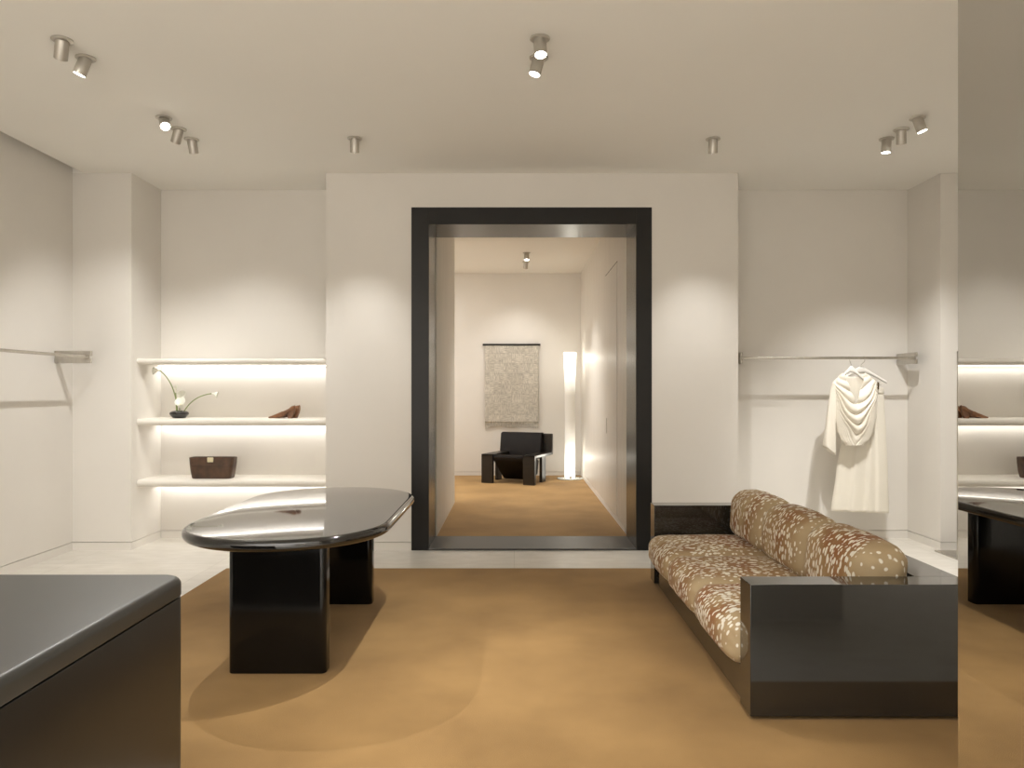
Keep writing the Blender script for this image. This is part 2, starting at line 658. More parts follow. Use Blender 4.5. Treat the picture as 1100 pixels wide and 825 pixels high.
# flush door in the inner right wall
dr = bmesh.new()
add_box(dr, IXR - 0.006, IXR + 0.01, 7.78, 8.74, SK + 0.004, 2.736, 0.002, 1)
door = struct('door_1', dr, M_wall_gloss, smooth=0)
b = bmesh.new()
add_box(b, IXR - 0.012, IXR - 0.004, 8.60, 8.635, 0.90, 1.08, 0.003, 1)
obj('door_handle', b, M_steel, door)
b = bmesh.new()
add_box(b, IXR - 0.004, IXR + 0.002, 8.742, 8.752, SK + 0.004, 2.742)
add_box(b, IXR - 0.004, IXR + 0.002, 7.768, 8.752, 2.736, 2.744)
struct('trim_door_gap', b, M_gap, smooth=0)

# mirrored partition at the right of the frame
XM, YM = 1.032, 1.7325
wall('wall_partition', XM + 0.012, 2.0, 0.15, YM - 0.003, z0=0.0)
mr = thing('wall_mirror', 'full-height tinted wall mirror covering the partition at the right edge', 'mirror', (XM, 0.95, 0))
b = bmesh.new()
add_box(b, XM, XM + 0.006, 0.15, YM, 0.0, CEIL - 0.001)
obj('mirror_glass', b, M_mirror, mr, smooth=0)
b = bmesh.new()
add_box(b, XM + 0.006, XM + 0.012, 0.15, YM, 0.0, CEIL - 0.001)
obj('backing_board', b, M_gap, mr, smooth=0)

# ------------------------------------------------------------------ black portal frame
pf = thing('door_frame', 'wide black metal door frame set into the pale centre wall', 'door frame', ((FX0 + FX1) / 2, YF, 0))
pf['kind'] = 'thing'
FY0, FY1 = YF - 0.012, 7.06
ix0, ix1, iz1, sill = -0.7446, 1.062, 2.846, 0.016
T = 0.012


def frame_part(name, boxes, m, parent):
    b = bmesh.new()
    for q in boxes:
        add_box(b, *q, 0.002, 1)
    return obj(name, b, m, parent, 20)


fl = frame_part('left_jamb', [(FX0, ix0 - 0.004, FY0, YF + 0.03, 0.0, FZ)], M_frame, pf)
frame_part('left_reveal', [(ix0 - 0.012, ix0, FY0 + 0.002, FY1, sill, iz1)], M_reveal, fl)
fr = frame_part('right_jamb', [(ix1 + 0.004, FX1, FY0, YF + 0.03, 0.0, FZ)], M_frame, pf)
frame_part('right_reveal', [(ix1, ix1 + 0.012, FY0 + 0.002, FY1, sill, iz1)], M_reveal, fr)
fh = frame_part('head', [(ix0 - 0.004, ix1 + 0.004, FY0, YF + 0.03, iz1 + 0.004, FZ)], M_frame, pf)
frame_part('head_reveal', [(ix0 - 0.012, ix1 + 0.012, FY0 + 0.002, FY1, iz1, iz1 + 0.012)], M_reveal, fh)
frame_part('threshold', [(ix0 - 0.012, ix1 + 0.012, FY0 - 0.0, FY1, 0.0, sill)], M_sill, pf)

# ------------------------------------------------------------------ carpets
bm = bmesh.new()
add_slab(bm, [(-2.25, 2.70), (2.35, 2.70), (2.35, 5.82), (-2.25, 5.82)], 0.0, 0.008, 0.003, 2, 0.0)
tag(obj('carpet', bm, M_carpet, smooth=0), 'large tan velvet carpet under the table and sofa in the front room', 'carpet')
bm = bmesh.new()
add_slab(bm, [(IXL, 7.075), (IXR, 7.075), (IXR, YB), (-4.05, YB), (-4.05, 9.19), (IXL, 9.19)][::1], 0.0, 0.012)
tag(obj('carpet', bm, M_carpet, smooth=0), 'tan carpet filling the back room beyond the black door frame', 'carpet')
CP = 0.008

# ------------------------------------------------------------------ oval table
TX, TY, TR, TL = -1.163, 4.31, 0.520, 0.435    # centre, end radius, half straight length
TH = 0.718
tb = thing('oval_table', 'glossy black oval table with two slab legs on the tan carpet', 'table', (TX, TY, CP))
pts = []
for i in range(41):
    a = PI * i / 40
    pts.append((TX + TR * math.cos(a), TY + TL + TR * math.sin(a)))
for i in range(41):
    a = PI + PI * i / 40
    pts.append((TX + TR * math.cos(a), TY - TL + TR * math.sin(a)))
bm = bmesh.new()
add_slab(bm, pts, TH - 0.055, TH, 0.026, 8, 0.026)
obj('tabletop', bm, M_lacquer, tb, 40)
for y0 in (3.65, 4.83):
    bm = bmesh.new()
    add_slab(bm, rounded_rect(-1.405, -0.925, y0, y0 + 0.10, 0.028), CP, TH - 0.05, 0.004, 2)
    obj('leg', bm, M_leg, tb, 40)

# ------------------------------------------------------------------ counter at lower left
ct = thing('display_counter', 'dark satin counter with a rounded top in the lower left corner', 'counter', (-1.70, 1.7, 0))
CH = 0.80
bm = bmesh.new()
add_slab(bm, rounded_rect(-2.35, -1.065, 0.55, 2.440, 0.075, 10), CH - 0.058, CH, 0.022, 6, 0.004)
obj('counter_top', bm, M_counter, ct, 40)
bm = bmesh.new()
add_slab(bm, rounded_rect(-2.349, -1.066, 0.555, 2.439, 0.074, 10), 0.0, CH - 0.062, 0.004, 2)
obj('counter_body', bm, M_counter_body, ct, 40)
bm = bmesh.new()
add_slab(bm, rounded_rect(-2.34, -1.075, 0.565, 2.430, 0.066, 10), CH - 0.064, CH - 0.056)
obj('shadow_gap', bm, M_gap, ct, 40)

# ------------------------------------------------------------------ sofa
SX0, SX1 = 0.992, 1.945
SY0, SY1 = 3.13, 5.42
AT = 0.14
SZ0, SZ1 = 0.028, 0.582
sf = thing('sofa', 'long black lacquer sofa with spotted deer-print cushions', 'sofa', (1.46, 4.27, CP))


def part_box(name, q, m, parent, bev=0.002, seg=2):
    b = bmesh.new()
    add_box(b, *q, bev, seg)
    return obj(name, b, m, parent, 20)


part_box('arm', (SX0, SX1, SY0, SY0 + AT, SZ0, SZ1), M_sofa_lacquer, sf)
part_box('arm', (SX0, SX1, SY1 - AT, SY1, SZ0, SZ1), M_sofa_lacquer, sf)
part_box('back_panel', (1.757, SX1, SY0 + AT, SY1 - AT, SZ0, SZ1), M_sofa_lacquer, sf)
part_box('seat_base', (SX0 + 0.018, 1.757, SY0 + AT, SY1 - AT, SZ0, 0.175), M_sofa_lacquer, sf)
for fx in (SX0 + 0.12, SX1 - 0.12):
    for fy in (SY0 + 0.07, SY1 - 0.07):
        b = bmesh.new()
        add_lathe(b, [(0.02, CP), (0.022, CP + 0.004), (0.022, SZ0)], 16, (fx, fy, 0))
        obj('foot', b, M_steel, sf)


def cushion(name, x0, x1, y0, y1, z0, z1, r, puff, seed, tilt=0.0, parent=None, n=22, wr=0.006):
    b = bmesh.new()
    bmesh.ops.create_cube(b, size=2.0)
    bmesh.ops.subdivide_edges(b, edges=b.edges[:], cuts=n, use_grid_fill=True)
    c = Vector(((x0 + x1) / 2, (y0 + y1) / 2, (z0 + z1) / 2))
    h = Vector(((x1 - x0) / 2, (y1 - y0) / 2, (z1 - z0) / 2))
    for v in b.verts:
        p = v.co.copy()
        # finer spacing towards the edges
        p = Vector([math.sin(t * PI / 2) * 0.55 + t * 0.45 for t in p])
        s = Vector((p.x * h.x, p.y * h.y, p.z * h.z))
        q = Vector([max(-(hh - r), min(hh - r, t)) for t, hh in zip(s, h)])
        d = s - q
        d = d.normalized() if d.length > 1e-6 else Vector((0, 0, 1))
        pos = q + d * r
        # pillow crown on every face
        ux, uy, uz = 1 - p.x ** 2, 1 - p.y ** 2, 1 - p.z ** 2
        f = max(ux * uy * abs(d.z), uy * uz * abs(d.x), ux * uz * abs(d.y) * 0.5)
        pos += d * puff * f
        # gathers
        w = noise.noise(Vector((pos.x * 9 + seed, pos.y * 9, pos.z * 9))) * wr
        w += math.sin((pos.x + pos.z) * 95 + seed) * wr * 0.35 * max(0, abs(p.y) - 0.8) * 5
        pos += d * w
        pos.x += tilt * (pos.z + h.z)
        v.co = c + pos
    return obj(name, b, M_deer, parent, 60)


cy = [SY0 + AT + 0.004 + i * (SY1 - SY0 - 2 * AT - 0.008) / 3 for i in range(4)]
for i in range(3):
    cushion('seat_cushion', 0.945, 1.755, cy[i] + 0.001, cy[i + 1] - 0.001, 0.178, 0.385, 0.075, 0.022, i * 3.1, 0, sf)
for i in range(3):
    cushion('back_cushion', 1.50, 1.735, cy[i] + 0.001, cy[i + 1] - 0.001, 0.380, 0.700, 0.085, 0.020, 20 + i * 2.3, 0.10, sf)

# ------------------------------------------------------------------ shelves with light strips
SHY = 6.60
shelf_z = ((1.631, 1.680, 'top cream shelf of the lit wall recess'),
           (1.084, 1.144, 'middle cream shelf of the lit recess, carrying flowers and shoes'),
           (0.538, 0.600, 'lowest cream shelf of the lit recess, carrying the brown bag'))
for z0, z1, lab in shelf_z:
    t = thing('wall_shelf', lab, 'shelf', ((CLX + BLX) / 2, YR, z0), group='cream shelves in the left recess')
    b = bmesh.new()
    # bullnose profile extruded along x
    r = (z1 - z0) / 2
    prof = [(YR, z0), (YR, z1)]
    for i in range(13):
        a = PI / 2 + PI * i / 12
        prof.append((SHY + r + r * math.cos(a), (z0 + z1) / 2 + r * math.sin(a)))
    ra = [b.verts.new((CLX, y, z)) for y, z in prof]
    rb = [b.verts.new((BLX, y, z)) for y, z in prof]
    n = len(prof)
    for i in range(n):
        b.faces.new((ra[i], ra[(i + 1) % n], rb[(i + 1) % n], rb[i]))
    b.faces.new(ra)
    b.faces.new(list(reversed(rb)))
    obj('board', b, M_shelf, t, 50)
    b = bmesh.new()
    add_box(b, CLX + 0.01, BLX - 0.01, 6.994, 7.018, z0 - 0.006, z0)
    s = obj('light_strip', b, M_led, t, 0)
    s['label'] = 'glowing white light strip'
    a = area_light('shelf_light', (0, 0, 0), (0, 0, 0), BLX - CLX - 0.06, 0.020, 1.5, (1.0, 0.98, 0.95))
    a.parent = t
    a.location = (0, 7.006 - YR, -0.010)


# ------------------------------------------------------------------ hanging rails
def rail(name, label, ends, wall_dir, z, ref):
    """ends: two rod points; brackets run from the rod along wall_dir to the wall"""
    t = thing(name, label, 'clothes rail', ref)
    a, c = Vector(ends[0]), Vector(ends[1])
    b = bmesh.new()
    add_tube(b, [a, c], 0.0125, 16)
    obj('rod', b, M_steel, t)
    axis = (c - a).normalized()
    w = Vector(wall_dir)
    L = w.length
    wd = w.normalized()
    for p in (a, c):
        b = bmesh.new()
        sgn = 1 if p is a else -1
        for z0, z1 in ((0.012, 0.052), (-0.052, -0.012)):
            lo = p - axis * 0.010 - wd * 0.028
            hi = p + axis * 0.010 + wd * L
            add_box(b, min(lo.x, hi.x), max(lo.x, hi.x), min(lo.y, hi.y), max(lo.y, hi.y), z + z0, z + z1, 0.004, 2)
        lo = p - axis * 0.004
        hi = p + axis * 0.004 + wd * L
        add_box(b, min(lo.x, hi.x), max(lo.x, hi.x), min(lo.y, hi.y), max(lo.y, hi.y), z - 0.02, z + 0.02)
        obj('bracket', b, M_steel, t)
    return t


RZ = 1.690
RY = 6.745
rail('clothes_rail', 'brushed steel clothes rail across the right recess, holding white garments',
     ((2.052, RY, RZ), (3.630, RY, RZ)), (0, YR - RY, 0), RZ, (2.84, YR, RZ))
rail('clothes_rail', 'empty brushed steel clothes rail on the left side wall',
     ((-3.58, 3.2, 1.678), (-3.58, 6.26, 1.678)), (XL + 3.58, 0, 0), 1.678, (XL, 4.7, 1.678))

# free-standing rack half hidden by the mirror
rk = thing('garment_rack', 'steel floor rack by the right column, mostly hidden by the mirror', 'garment rack', (4.0, 6.14, 0))
b = bmesh.new()
for q in ((3.65, 4.18, 6.35, 6.47), (3.65, 4.18, 5.80, 5.92), (3.65, 3.77, 5.92, 6.35), (4.06, 4.18, 5.92, 6.35)):
    add_box(b, *q, 0.0, 0.010)
obj('base', b, M_steel, rk, 0)
for x in (3.652, 4.12):
    b = bmesh.new()
    add_box(b, x, x + 0.02, 6.13, 6.15, 0.008, 1.72, 0.002, 1)
    obj('post', b, M_steel, rk)
b = bmesh.new()
add_box(b, 3.652, 4.14, 6.13, 6.15, 1.70, 1.72, 0.002, 1)
obj('rod', b, M_steel, rk)


# ------------------------------------------------------------------ hangers and garments
def hanger(label, hx, yh, drop, half, slope):
    t = thing('hanger', label, 'hanger', (hx, RY, RZ), group='white hangers on the right rail')
    b = bmesh.new()
    # hook over the rod
    pts = []
    for i in range(13):
        a = R(-30 + 210 * i / 12)
        pts.append((hx, RY + 0.0155 * math.cos(a + 0) * 1.0, RZ + 0.0155 * math.sin(a)))
    pts = pts[::-1]
    pts = pts[::-1]
    tail = [(hx, RY - 0.0155, RZ - 0.03), (hx, yh, RZ - 0.06), (hx, yh, RZ - drop + 0.01)]
    add_tube(b, pts + tail, 0.0022, 8)
    obj('hook', b, M_steel, t)
    b = bmesh.new()
    zc = RZ - drop - 0.006

    def arm(u, v):
        x = (u * 2 - 1)
        ax = abs(x)
        X = hx + x * half
        z = zc - slope * (math.sqrt(ax * ax + 0.035) - 0.187) * 1.2
        thick = 0.019 * (1 - 0.35 * ax) + 0.012 * math.exp(-(x / 0.25) ** 2)
        a = 2 * PI * v
        return Vector((X, yh - 0.014 * ax * ax + 0.013 * math.cos(a), z + thick * math.sin(a)))
    vs = grid_surface(b, 33, 13, arm)
    b.faces.new([r_[0] for r_ in vs[:-1]])
    b.faces.new([r_[-1] for r_ in vs[:-1]])
    bmesh.ops.remove_doubles(b, verts=b.verts[:], dist=0.0002)
    obj('shoulder_bar', b, M_hanger, t, 60)
    return t


GY = 6.745
PX = GY / F


def gx(px):
    return (px - VX) * PX


def gz(py):
    return EYE + (VY - py) * PX


YBL = 6.690      # blouse plane
YSK = 6.800      # skirt plane
hanger('white hanger hidden in the neck of the ivory blouse', gx(912), YBL + 0.010, 0.096, 0.135, 0.125)
h2 = hanger('white hanger above the skirt, its right arm bare', gx(928), YSK, 0.098, 0.225, 0.115)
clip_x = gx(942.5)
b = bmesh.new()
add_tube(b, [(gx(917), YSK, gz(413)), (gx(950), YSK, gz(413.5))], 0.003, 8)
obj('clip_bar', b, M_steel, h2)
for cx in (gx(921), clip_x):
    b = bmesh.new()
    add_box(b, cx - 0.014, cx + 0.014, YSK - 0.062, YSK + 0.012, gz(418.5), gz(410.5), 0.004, 2)
    obj('clip', b, M_brass, h2)


def lerp_table(tab, x):
    for (a0, b0), (a1, b1) in zip(tab, tab[1:]):
        if x <= a1:
            t = (x - a0) / (a1 - a0) if a1 > a0 else 0
            t = max(0, min(1, t))
            t = t * t * (3 - 2 * t) * 0.4 + t * 0.6
            return b0 + (b1 - b0) * t
    return tab[-1][1]


# blouse: front with cowl folds, back, sleeve
bl = thing('blouse', 'ivory cowl-neck blouse with draped folds hanging on the right rail', 'blouse', (gx(914), YBL, gz(478)))
left_edge = [(0, 901), (0.05, 897), (0.15, 890), (0.35, 890), (0.60, 892.5), (0.80, 896), (0.92, 900), (1, 905.5)]
right_edge = [(0, 926), (0.05, 931), (0.13, 938), (0.35, 938.5), (0.60, 937), (0.80, 934), (0.92, 929.5), (1, 923)]
Y0P, Y1P = 401.0, 478.0


def blouse_front(u, v):
    x = u * 2 - 1
    xl, xr = lerp_table(left_edge, v), lerp_table(right_edge, v)
    px = xl + (xr - xl) * u
    py = Y0P + (Y1P - Y0P) * v
    # neckline drops in the middle
    neck = 33.0 * max(0, 1 - abs(x) / 0.86) ** 0.9
    py += neck * (1 - v) ** 1.8
    zd = (py - Y0P) * PX
    k = 0.24 + 0.76 * max(0, 1 - abs(x + 0.05 * math.sin(zd * 22)) ** 1.9)
    s = zd / k
    ph = 2 * PI * (s / 0.092) + 1.1 * x
    amp = 0.016 * min(1, s / 0.10) * max(0.15, 1 - max(0, s - 0.50) / 0.2)
    fold = (abs(math.sin(ph / 2)) ** 0.8 - 0.5) * 2 * amp * (0.45 + 0.55 * (1 - x * x))
    bulge = 0.062 * (1 - x * x) ** 0.7 * (0.45 + 0.55 * math.sin(PI * min(1, v * 1.05 + 0.08)))
    return Vector((gx(px), YBL - 0.012 - bulge - fold, gz(py)))


b = bmesh.new()
grid_surface(b, 73, 90, blouse_front)
o = obj('front_drape', b, M_cloth, bl, 80)
o.modifiers.new('thick', 'SOLIDIFY').thickness = 0.0025


def blouse_back(u, v):
    x = u * 2 - 1
    xl, xr = lerp_table(left_edge, v), lerp_table(right_edge, v)
    px = xl + (xr - xl) * u
    py = Y0P + (Y1P - 5 - Y0P) * v + 4 * (1 - x * x) * (1 - v)
    return Vector((gx(px), YBL + 0.030 * (1 - x * x) - 0.010 + 0.004 * math.sin(x * 9), gz(py)))


b = bmesh.new()
grid_surface(b, 40, 40, blouse_back)
o = obj('back', b, M_cloth, bl, 80)
o.modifiers.new('thick', 'SOLIDIFY').thickness = 0.0025

# sleeve hanging at the left, a flattened flared tube with a slanted hem
sl_l = [(0, 890.5), (0.15, 887.5), (0.5, 884.5), (1, 880.5)]
sl_r = [(0, 894), (0.15, 895), (0.5, 893.5), (1, 893.5)]


def sleeve(u, v):
    a = 2 * PI * u
    xl, xr = lerp_table(sl_l, v), lerp_table(sl_r, v)
    c, h = (xl + xr) / 2, (xr - xl) / 2
    ca, sa = math.cos(a), math.sin(a)
    px = c + h * ca
    py = 411 + (483.5 - 411) * v + v * ca * 5.0
    return Vector((gx(px), YBL - 0.020 - (0.016 + 0.026 * v) * sa + 0.008 * math.sin(3 * a + 4 * v) * v, gz(py)))


b = bmesh.new()
grid_surface(b, 40, 40, sleeve, close_u=True)
o = obj('sleeve', b, M_cloth, bl, 80)
o.modifiers.new('thick', 'SOLIDIFY').thickness = 0.002

# skirt: A-line tube with soft pleats
sk = thing('skirt', 'long ivory A-line skirt hanging behind the blouse on the right rail', 'skirt', (gx(930), YSK, gz(551)))
sk_l = [(0, 917), (0.10, 914), (0.35, 908.5), (0.7, 901), (1, 895.5)]
sk_r = [(0, 951.5), (0.10, 953), (0.35, 955), (0.7, 957.0), (1, 958)]


def skirt_f(z_off):
    def f(u, v):
        a = 2 * PI * u
        ca, sa = math.cos(a), math.sin(a)
        v2 = z_off[0] + (z_off[1] - z_off[0]) * v
        xl, xr = lerp_table(sk_l, v2), lerp_table(sk_r, v2)
        c, h = (xl + xr) / 2, (xr - xl) / 2
        px = c + h * (abs(ca) ** 0.9) * (1 if ca >= 0 else -1)
        t = (px - xl) / max(1e-6, xr - xl)
        py = 416.5 + (549.5 - 416.5) * v2 + 2.5 * v2 * t * t
        dep = (0.030 + 0.042 * v2) * sa
        # three pressed folds on each side
        fd = 0.0
        for k, w in ((0.27, 0.028), (0.55, 0.034), (0.73, 0.018)):
            q = (t - k) / 0.032
            fd += w * v2 ** 0.7 * (1 / (1 + math.exp(-q * 5)) - 0.5) * math.exp(-(q / 4) ** 2)
        return Vector((gx(px), YSK - dep - fd * (1 if sa > 0 else -0.6) * min(1, abs(sa) * 2), gz(py)))
    return f


b = bmesh.new()
grid_surface(b, 120, 50, skirt_f((0.045, 1.0)), close_u=True)
o = obj('skirt_body', b, M_skirt, sk, 60)
o.modifiers.new('thick', 'SOLIDIFY').thickness = 0.0025
b = bmesh.new()
grid_surface(b, 80, 6, skirt_f((0.0, 0.045)), close_u=True)
o = obj('waistband', b, M_skirt, sk, 60)
md = o.modifiers.new('thick', 'SOLIDIFY')
md.thickness = 0.006
md.offset = 0.6

# ------------------------------------------------------------------ flowers in a low bowl
SH2 = 1.144
VXc, VYc = (192.5 - VX) * 6.80 / F, 6.80
vs_ = thing('flower_bowl', 'small low black bowl with lilies on the middle shelf', 'bowl', (VXc, VYc, SH2))
b = bmesh.new()
add_lathe(b, [(0.050, 0), (0.056, 0.004), (0.080, 0.030), (0.084, 0.042), (0.078, 0.056), (0.058, 0.066), (0.052, 0.066),
              (0.052, 0.058), (0.070, 0.044), (0.060, 0.020), (0.02, 0.012)], 36, (VXc, VYc, SH2))
obj('bowl_body', b, M_vase, vs_, 50)


def bez(p0, p1, p2, n=16):
    return [p0 * (1 - t) ** 2 + p1 * 2 * t * (1 - t) + p2 * t * t for t in [i / n for i in range(n + 1)]]


def lily(label, pts, fdir, size, flare=1.0, has_flower=True):
    t = thing('calla_lily', label, 'flower', pts[0], group='white calla lilies in the black bowl')
    b = bmesh.new()
    add_tube(b, pts, [0.0046] * (len(pts) - 1) + [0.006], 10)
    obj('stem', b, M_stem, t, 60)
    base = pts[-1]
    d = Vector(fdir).normalized()
    u, w = frame_axes(d)
    b = bmesh.new()

    def spathe(a_, v):
        a = 2 * PI * a_
        tip = (0.5 + 0.5 * math.cos(a)) ** 2
        r = size * (0.10 + 0.30 * v ** 1.6 * flare)
        h = size * (v * (0.75 + 0.45 * tip * v))
        curl = size * 0.22 * v ** 3 * tip
        rr = r + curl
        return base - d * 0.004 + d * h + (u * math.cos(a) + w * math.sin(a)) * rr * (1 + 0.12 * v * math.sin(2 * a))
    grid_surface(b, 28, 16, spathe, close_u=True)
    o = obj('spathe', b, M_petal, t, 80)
    o.modifiers.new('thick', 'SOLIDIFY').thickness = 0.002
    b = bmesh.new()
    add_tube(b, [base, base + d * size * 0.30, base + d * size * 0.62], [0.004, 0.006, 0.003], 8)
    obj('spadix', b, M_spadix, t, 60)
    return t


Q = lambda px, py, y=6.80: P(px, py, y)
S0 = Q(191.5, 444)
lily('calla lily leaning far up to the left', bez(Q(191, 446.5), Q(189.5, 411), Q(171.5, 398)), (-1, -0.30, -0.02), 0.062, 1.3)
lily('calla lily bending low to the right', bez(Q(195.5, 446.5, 6.785), Q(205, 425, 6.77), Q(228, 422.8, 6.75)), (1, -0.25, -0.20), 0.066, 0.9)
lily('lower open calla lily in the middle of the bowl', bez(Q(193.5, 446.5, 6.775), Q(192.5, 443, 6.77), Q(195.5, 440.0, 6.76)), (-0.12, -0.40, 1), 0.088, 1.35)
lily('upper open calla lily in the middle of the bowl', bez(Q(193, 446.5, 6.83), Q(192, 440, 6.83), Q(194.5, 431.5, 6.82)), (0.1, -0.25, 1), 0.080, 1.1)
lily('narrow upright calla lily bud in the middle of the bowl', bez(Q(189.5, 446.5, 6.83), Q(189.5, 435, 6.85), Q(188.8, 421.5, 6.86)), (-0.06, 0.05, 1), 0.062, 0.25)


# ------------------------------------------------------------------ shoes
def shoe(label, px_toe, y, rz, length=0.235):
    """pointed pump, toe towards -x"""
    x0 = (px_toe - VX) * y / F
    t = thing('pump_shoe', label, 'shoe', (x0, y, SH2), rz, group='brown leather pumps')
    L = length

    def prof(s):     # s 0 toe .. 1 heel: half width, sole z, top z
        hw = 0.004 + 0.036 * math.sin(PI * min(1, s * 1.15) * 0.62) ** 0.8
        if s > 0.8:
            hw *= 1 - 0.35 * ((s - 0.8) / 0.2) ** 2
        if s < 0.38:
            zb = 0.002
        else:
            q = (s - 0.38) / 0.62
            zb = 0.002 + 0.062 * (q * q * (3 - 2 * q))
        zt = 0.014 + 0.108 * s ** 1.12
        if s > 0.78:
            zt = 0.014 + 0.108 * 0.78 ** 1.12 + 0.026 * math.sin((s - 0.78) / 0.22 * PI * 0.72)
        return hw, zb, zt

    def body(u, v):
        s = 0.002 + 0.996 * v
        hw, zb, zt = prof(s)
        a = 2 * PI * u
        c, sn = math.cos(a), math.sin(a)
        z = (zb + zt) / 2 + (zt - zb) / 2 * (abs(sn) ** 0.8) * (1 if sn > 0 else -1)
        yy = hw * (abs(c) ** 0.8) * (1 if c > 0 else -1)
        # opening dips into the shoe behind the vamp
        if s > 0.52 and sn > 0.75:
            dip = min(1, (s - 0.52) / 0.08) * min(1, (0.97 - s) / 0.06 if s < 0.97 else 0)
            z -= (zt - zb) * 0.55 * max(0, dip) * (sn - 0.75) / 0.25
        return Vector((s * L, yy, z))
    b = bmesh.new()
    vs = grid_surface(b, 36, 44, body, close_u=True)
    b.faces.new(vs[0])
    b.faces.new(vs[-1])
    obj('upper', b, M_shoe, t, 60, local=True)
    b = bmesh.new()
    # sculpted heel, wider below
    for_ring = []
    for z, xa, xb, hw in ((0.0, 0.72, 0.90, 0.024), (0.02, 0.715, 0.925, 0.023), (0.05, 0.70, 0.98, 0.025), (0.072, 0.68, 0.995, 0.026)):
        pts = rounded_rect(xa * L, xb * L, -hw, hw, 0.008, 4)
        for_ring.append([b.verts.new((p[0], p[1], z)) for p in pts])
    n = len(for_ring[0])
    for i in range(3):
        for k in range(n):
            b.faces.new((for_ring[i][k], for_ring[i][(k + 1) % n], for_ring[i + 1][(k + 1) % n], for_ring[i + 1][k]))
    b.faces.new(list(reversed(for_ring[0])))
    b.faces.new(for_ring[-1])
    obj('heel', b, M_shoe, t, 50, local=True)
    b = bmesh.new()
    add_slab(b, [(0.60 * L, -0.02), (0.93 * L, -0.017), (0.93 * L, 0.017), (0.60 * L, 0.02)], 0.066, 0.070)
    obj('insole', b, M_lining, t, 30, local=True)
    return t


shoe('front brown leather pump on the middle shelf, toe pointing left', 288.5, 6.74, R(7))
shoe('rear brown leather pump, half behind the other on the middle shelf', 295.0, 6.85, R(-3))

# ------------------------------------------------------------------ brown bag
BY = 6.78
bg = thing('handbag', 'dark brown leather clutch bag with cream clasp on the lowest shelf', 'handbag', ((229 - VX) * BY / F, BY, 0.600))
bcx = (229.2 - VX) * BY / F
b = bmesh.new()


def bag_shell(sgn_in):
    rings = []
    for z, hw, hd in ((0.0, 0.172, 0.060), (0.006, 0.178, 0.066), (0.06, 0.188, 0.072), (0.13, 0.198, 0.070), (0.190, 0.2055, 0.062)):
        rings.append((z, hw - (0.006 if sgn_in else 0), hd - (0.006 if sgn_in else 0)))
    return rings


outer = bag_shell(False)
inner = [(max(z, 0.012), w, d) for z, w, d in bag_shell(True)][::-1]
rings = []
for z, hw, hd in outer + inner:
    pts = rounded_rect(bcx - hw, bcx + hw, BY - hd, BY + hd, 0.035, 6)
    rings.append([b.verts.new((p[0], p[1], 0.600 + z)) for p in pts])
n = len(rings[0])
for i in range(len(rings) - 1):
    for k in range(n):
        b.faces.new((rings[i][k], rings[i][(k + 1) % n], rings[i + 1][(k + 1) % n], rings[i + 1][k]))
b.faces.new(list(reversed(rings[0])))
b.faces.new(rings[-1])
obj('bag_body', b, M_bag, bg, 50)
b = bmesh.new()
add_box(b, bcx - 0.195, bcx + 0.195, BY - 0.058, BY + 0.058, 0.600 + 0.165, 0.600 + 0.172, 0.002, 1)
obj('inner_flap', b, M_lining, bg)
b = bmesh.new()
add_box(b, bcx - 0.027, bcx + 0.027, BY - 0.074, BY - 0.060, 0.600 + 0.150, 0.600 + 0.192, 0.004, 2)
o = obj('clasp', b, M_cream, bg)
o['label'] = 'cream rectangular clasp'
b = bmesh.new()
add_box(b, bcx - 0.165, bcx + 0.165, BY - 0.0735, BY - 0.066, 0.600 + 0.118, 0.600 + 0.124, 0.002, 1)
obj('stitched_band', b, M_bag, bg)

# ------------------------------------------------------------------ wall hanging
wh = thing('wall_hanging', 'grey woven patchwork wall hanging on the back room wall', 'wall hanging', (-0.045, YB, 0.84))
hx0, hx1 = (521 - VX) * 12.08 / F, (578.5 - VX) * 12.08 / F
b = bmesh.new()
add_box(b, (518.5 - VX) * 12.07 / F, (580.5 - VX) * 12.07 / F, YB - 0.045, YB - 0.012, 2.118, 2.150, 0.004, 2)
obj('hanging_rod', b, M_chair_wood, wh)
b = bmesh.new()


def textile(u, v):
    z = 2.125 - v * (2.125 - 0.875)
    return Vector((hx0 + (hx1 - hx0) * u + 0.006 * math.sin(v * 7) * (0.5 - u), YB - 0.030 + 0.006 * math.sin(u * 11 + v * 5) * v - 0.012 * v, z))


grid_surface(b, 50, 60, textile)
o = obj('textile', b, M_tapestry, wh, 80)
o.modifiers.new('thick', 'SOLIDIFY').thickness = 0.008
b = bmesh.new()
rnd = random.Random(3)
for i in range(96):
    u = (i + 0.5) / 96
    x = hx0 + (hx1 - hx0) * u
    ln = 0.045 + 0.035 * (0.5 + 0.5 * math.sin(u * 14 + 1.0)) + rnd.random() * 0.012 + (0.05 if u < 0.03 else 0)
    add_tube(b, [(x, YB - 0.040, 0.885), (x + rnd.uniform(-.003, .003), YB - 0.034, 0.875 - ln)], [0.0055, 0.003], 5)
obj('fringe', b, M_tapestry, wh, 60)

# ------------------------------------------------------------------ lounge chair in the back room
FL = 0.012
ch = thing('lounge_chair', 'low black angular lounge chair with leather sling in the back room', 'armchair', (-0.10, 10.98, FL), R(-23.5))
CW = 0.43       # half width; local y runs backwards


def cpart(name, boxes, m, bev=0.004):
    b = bmesh.new()
    for q in boxes:
        add_box(b, *q, bev, 2)
    return obj(name, b, m, ch, 20, local=True)


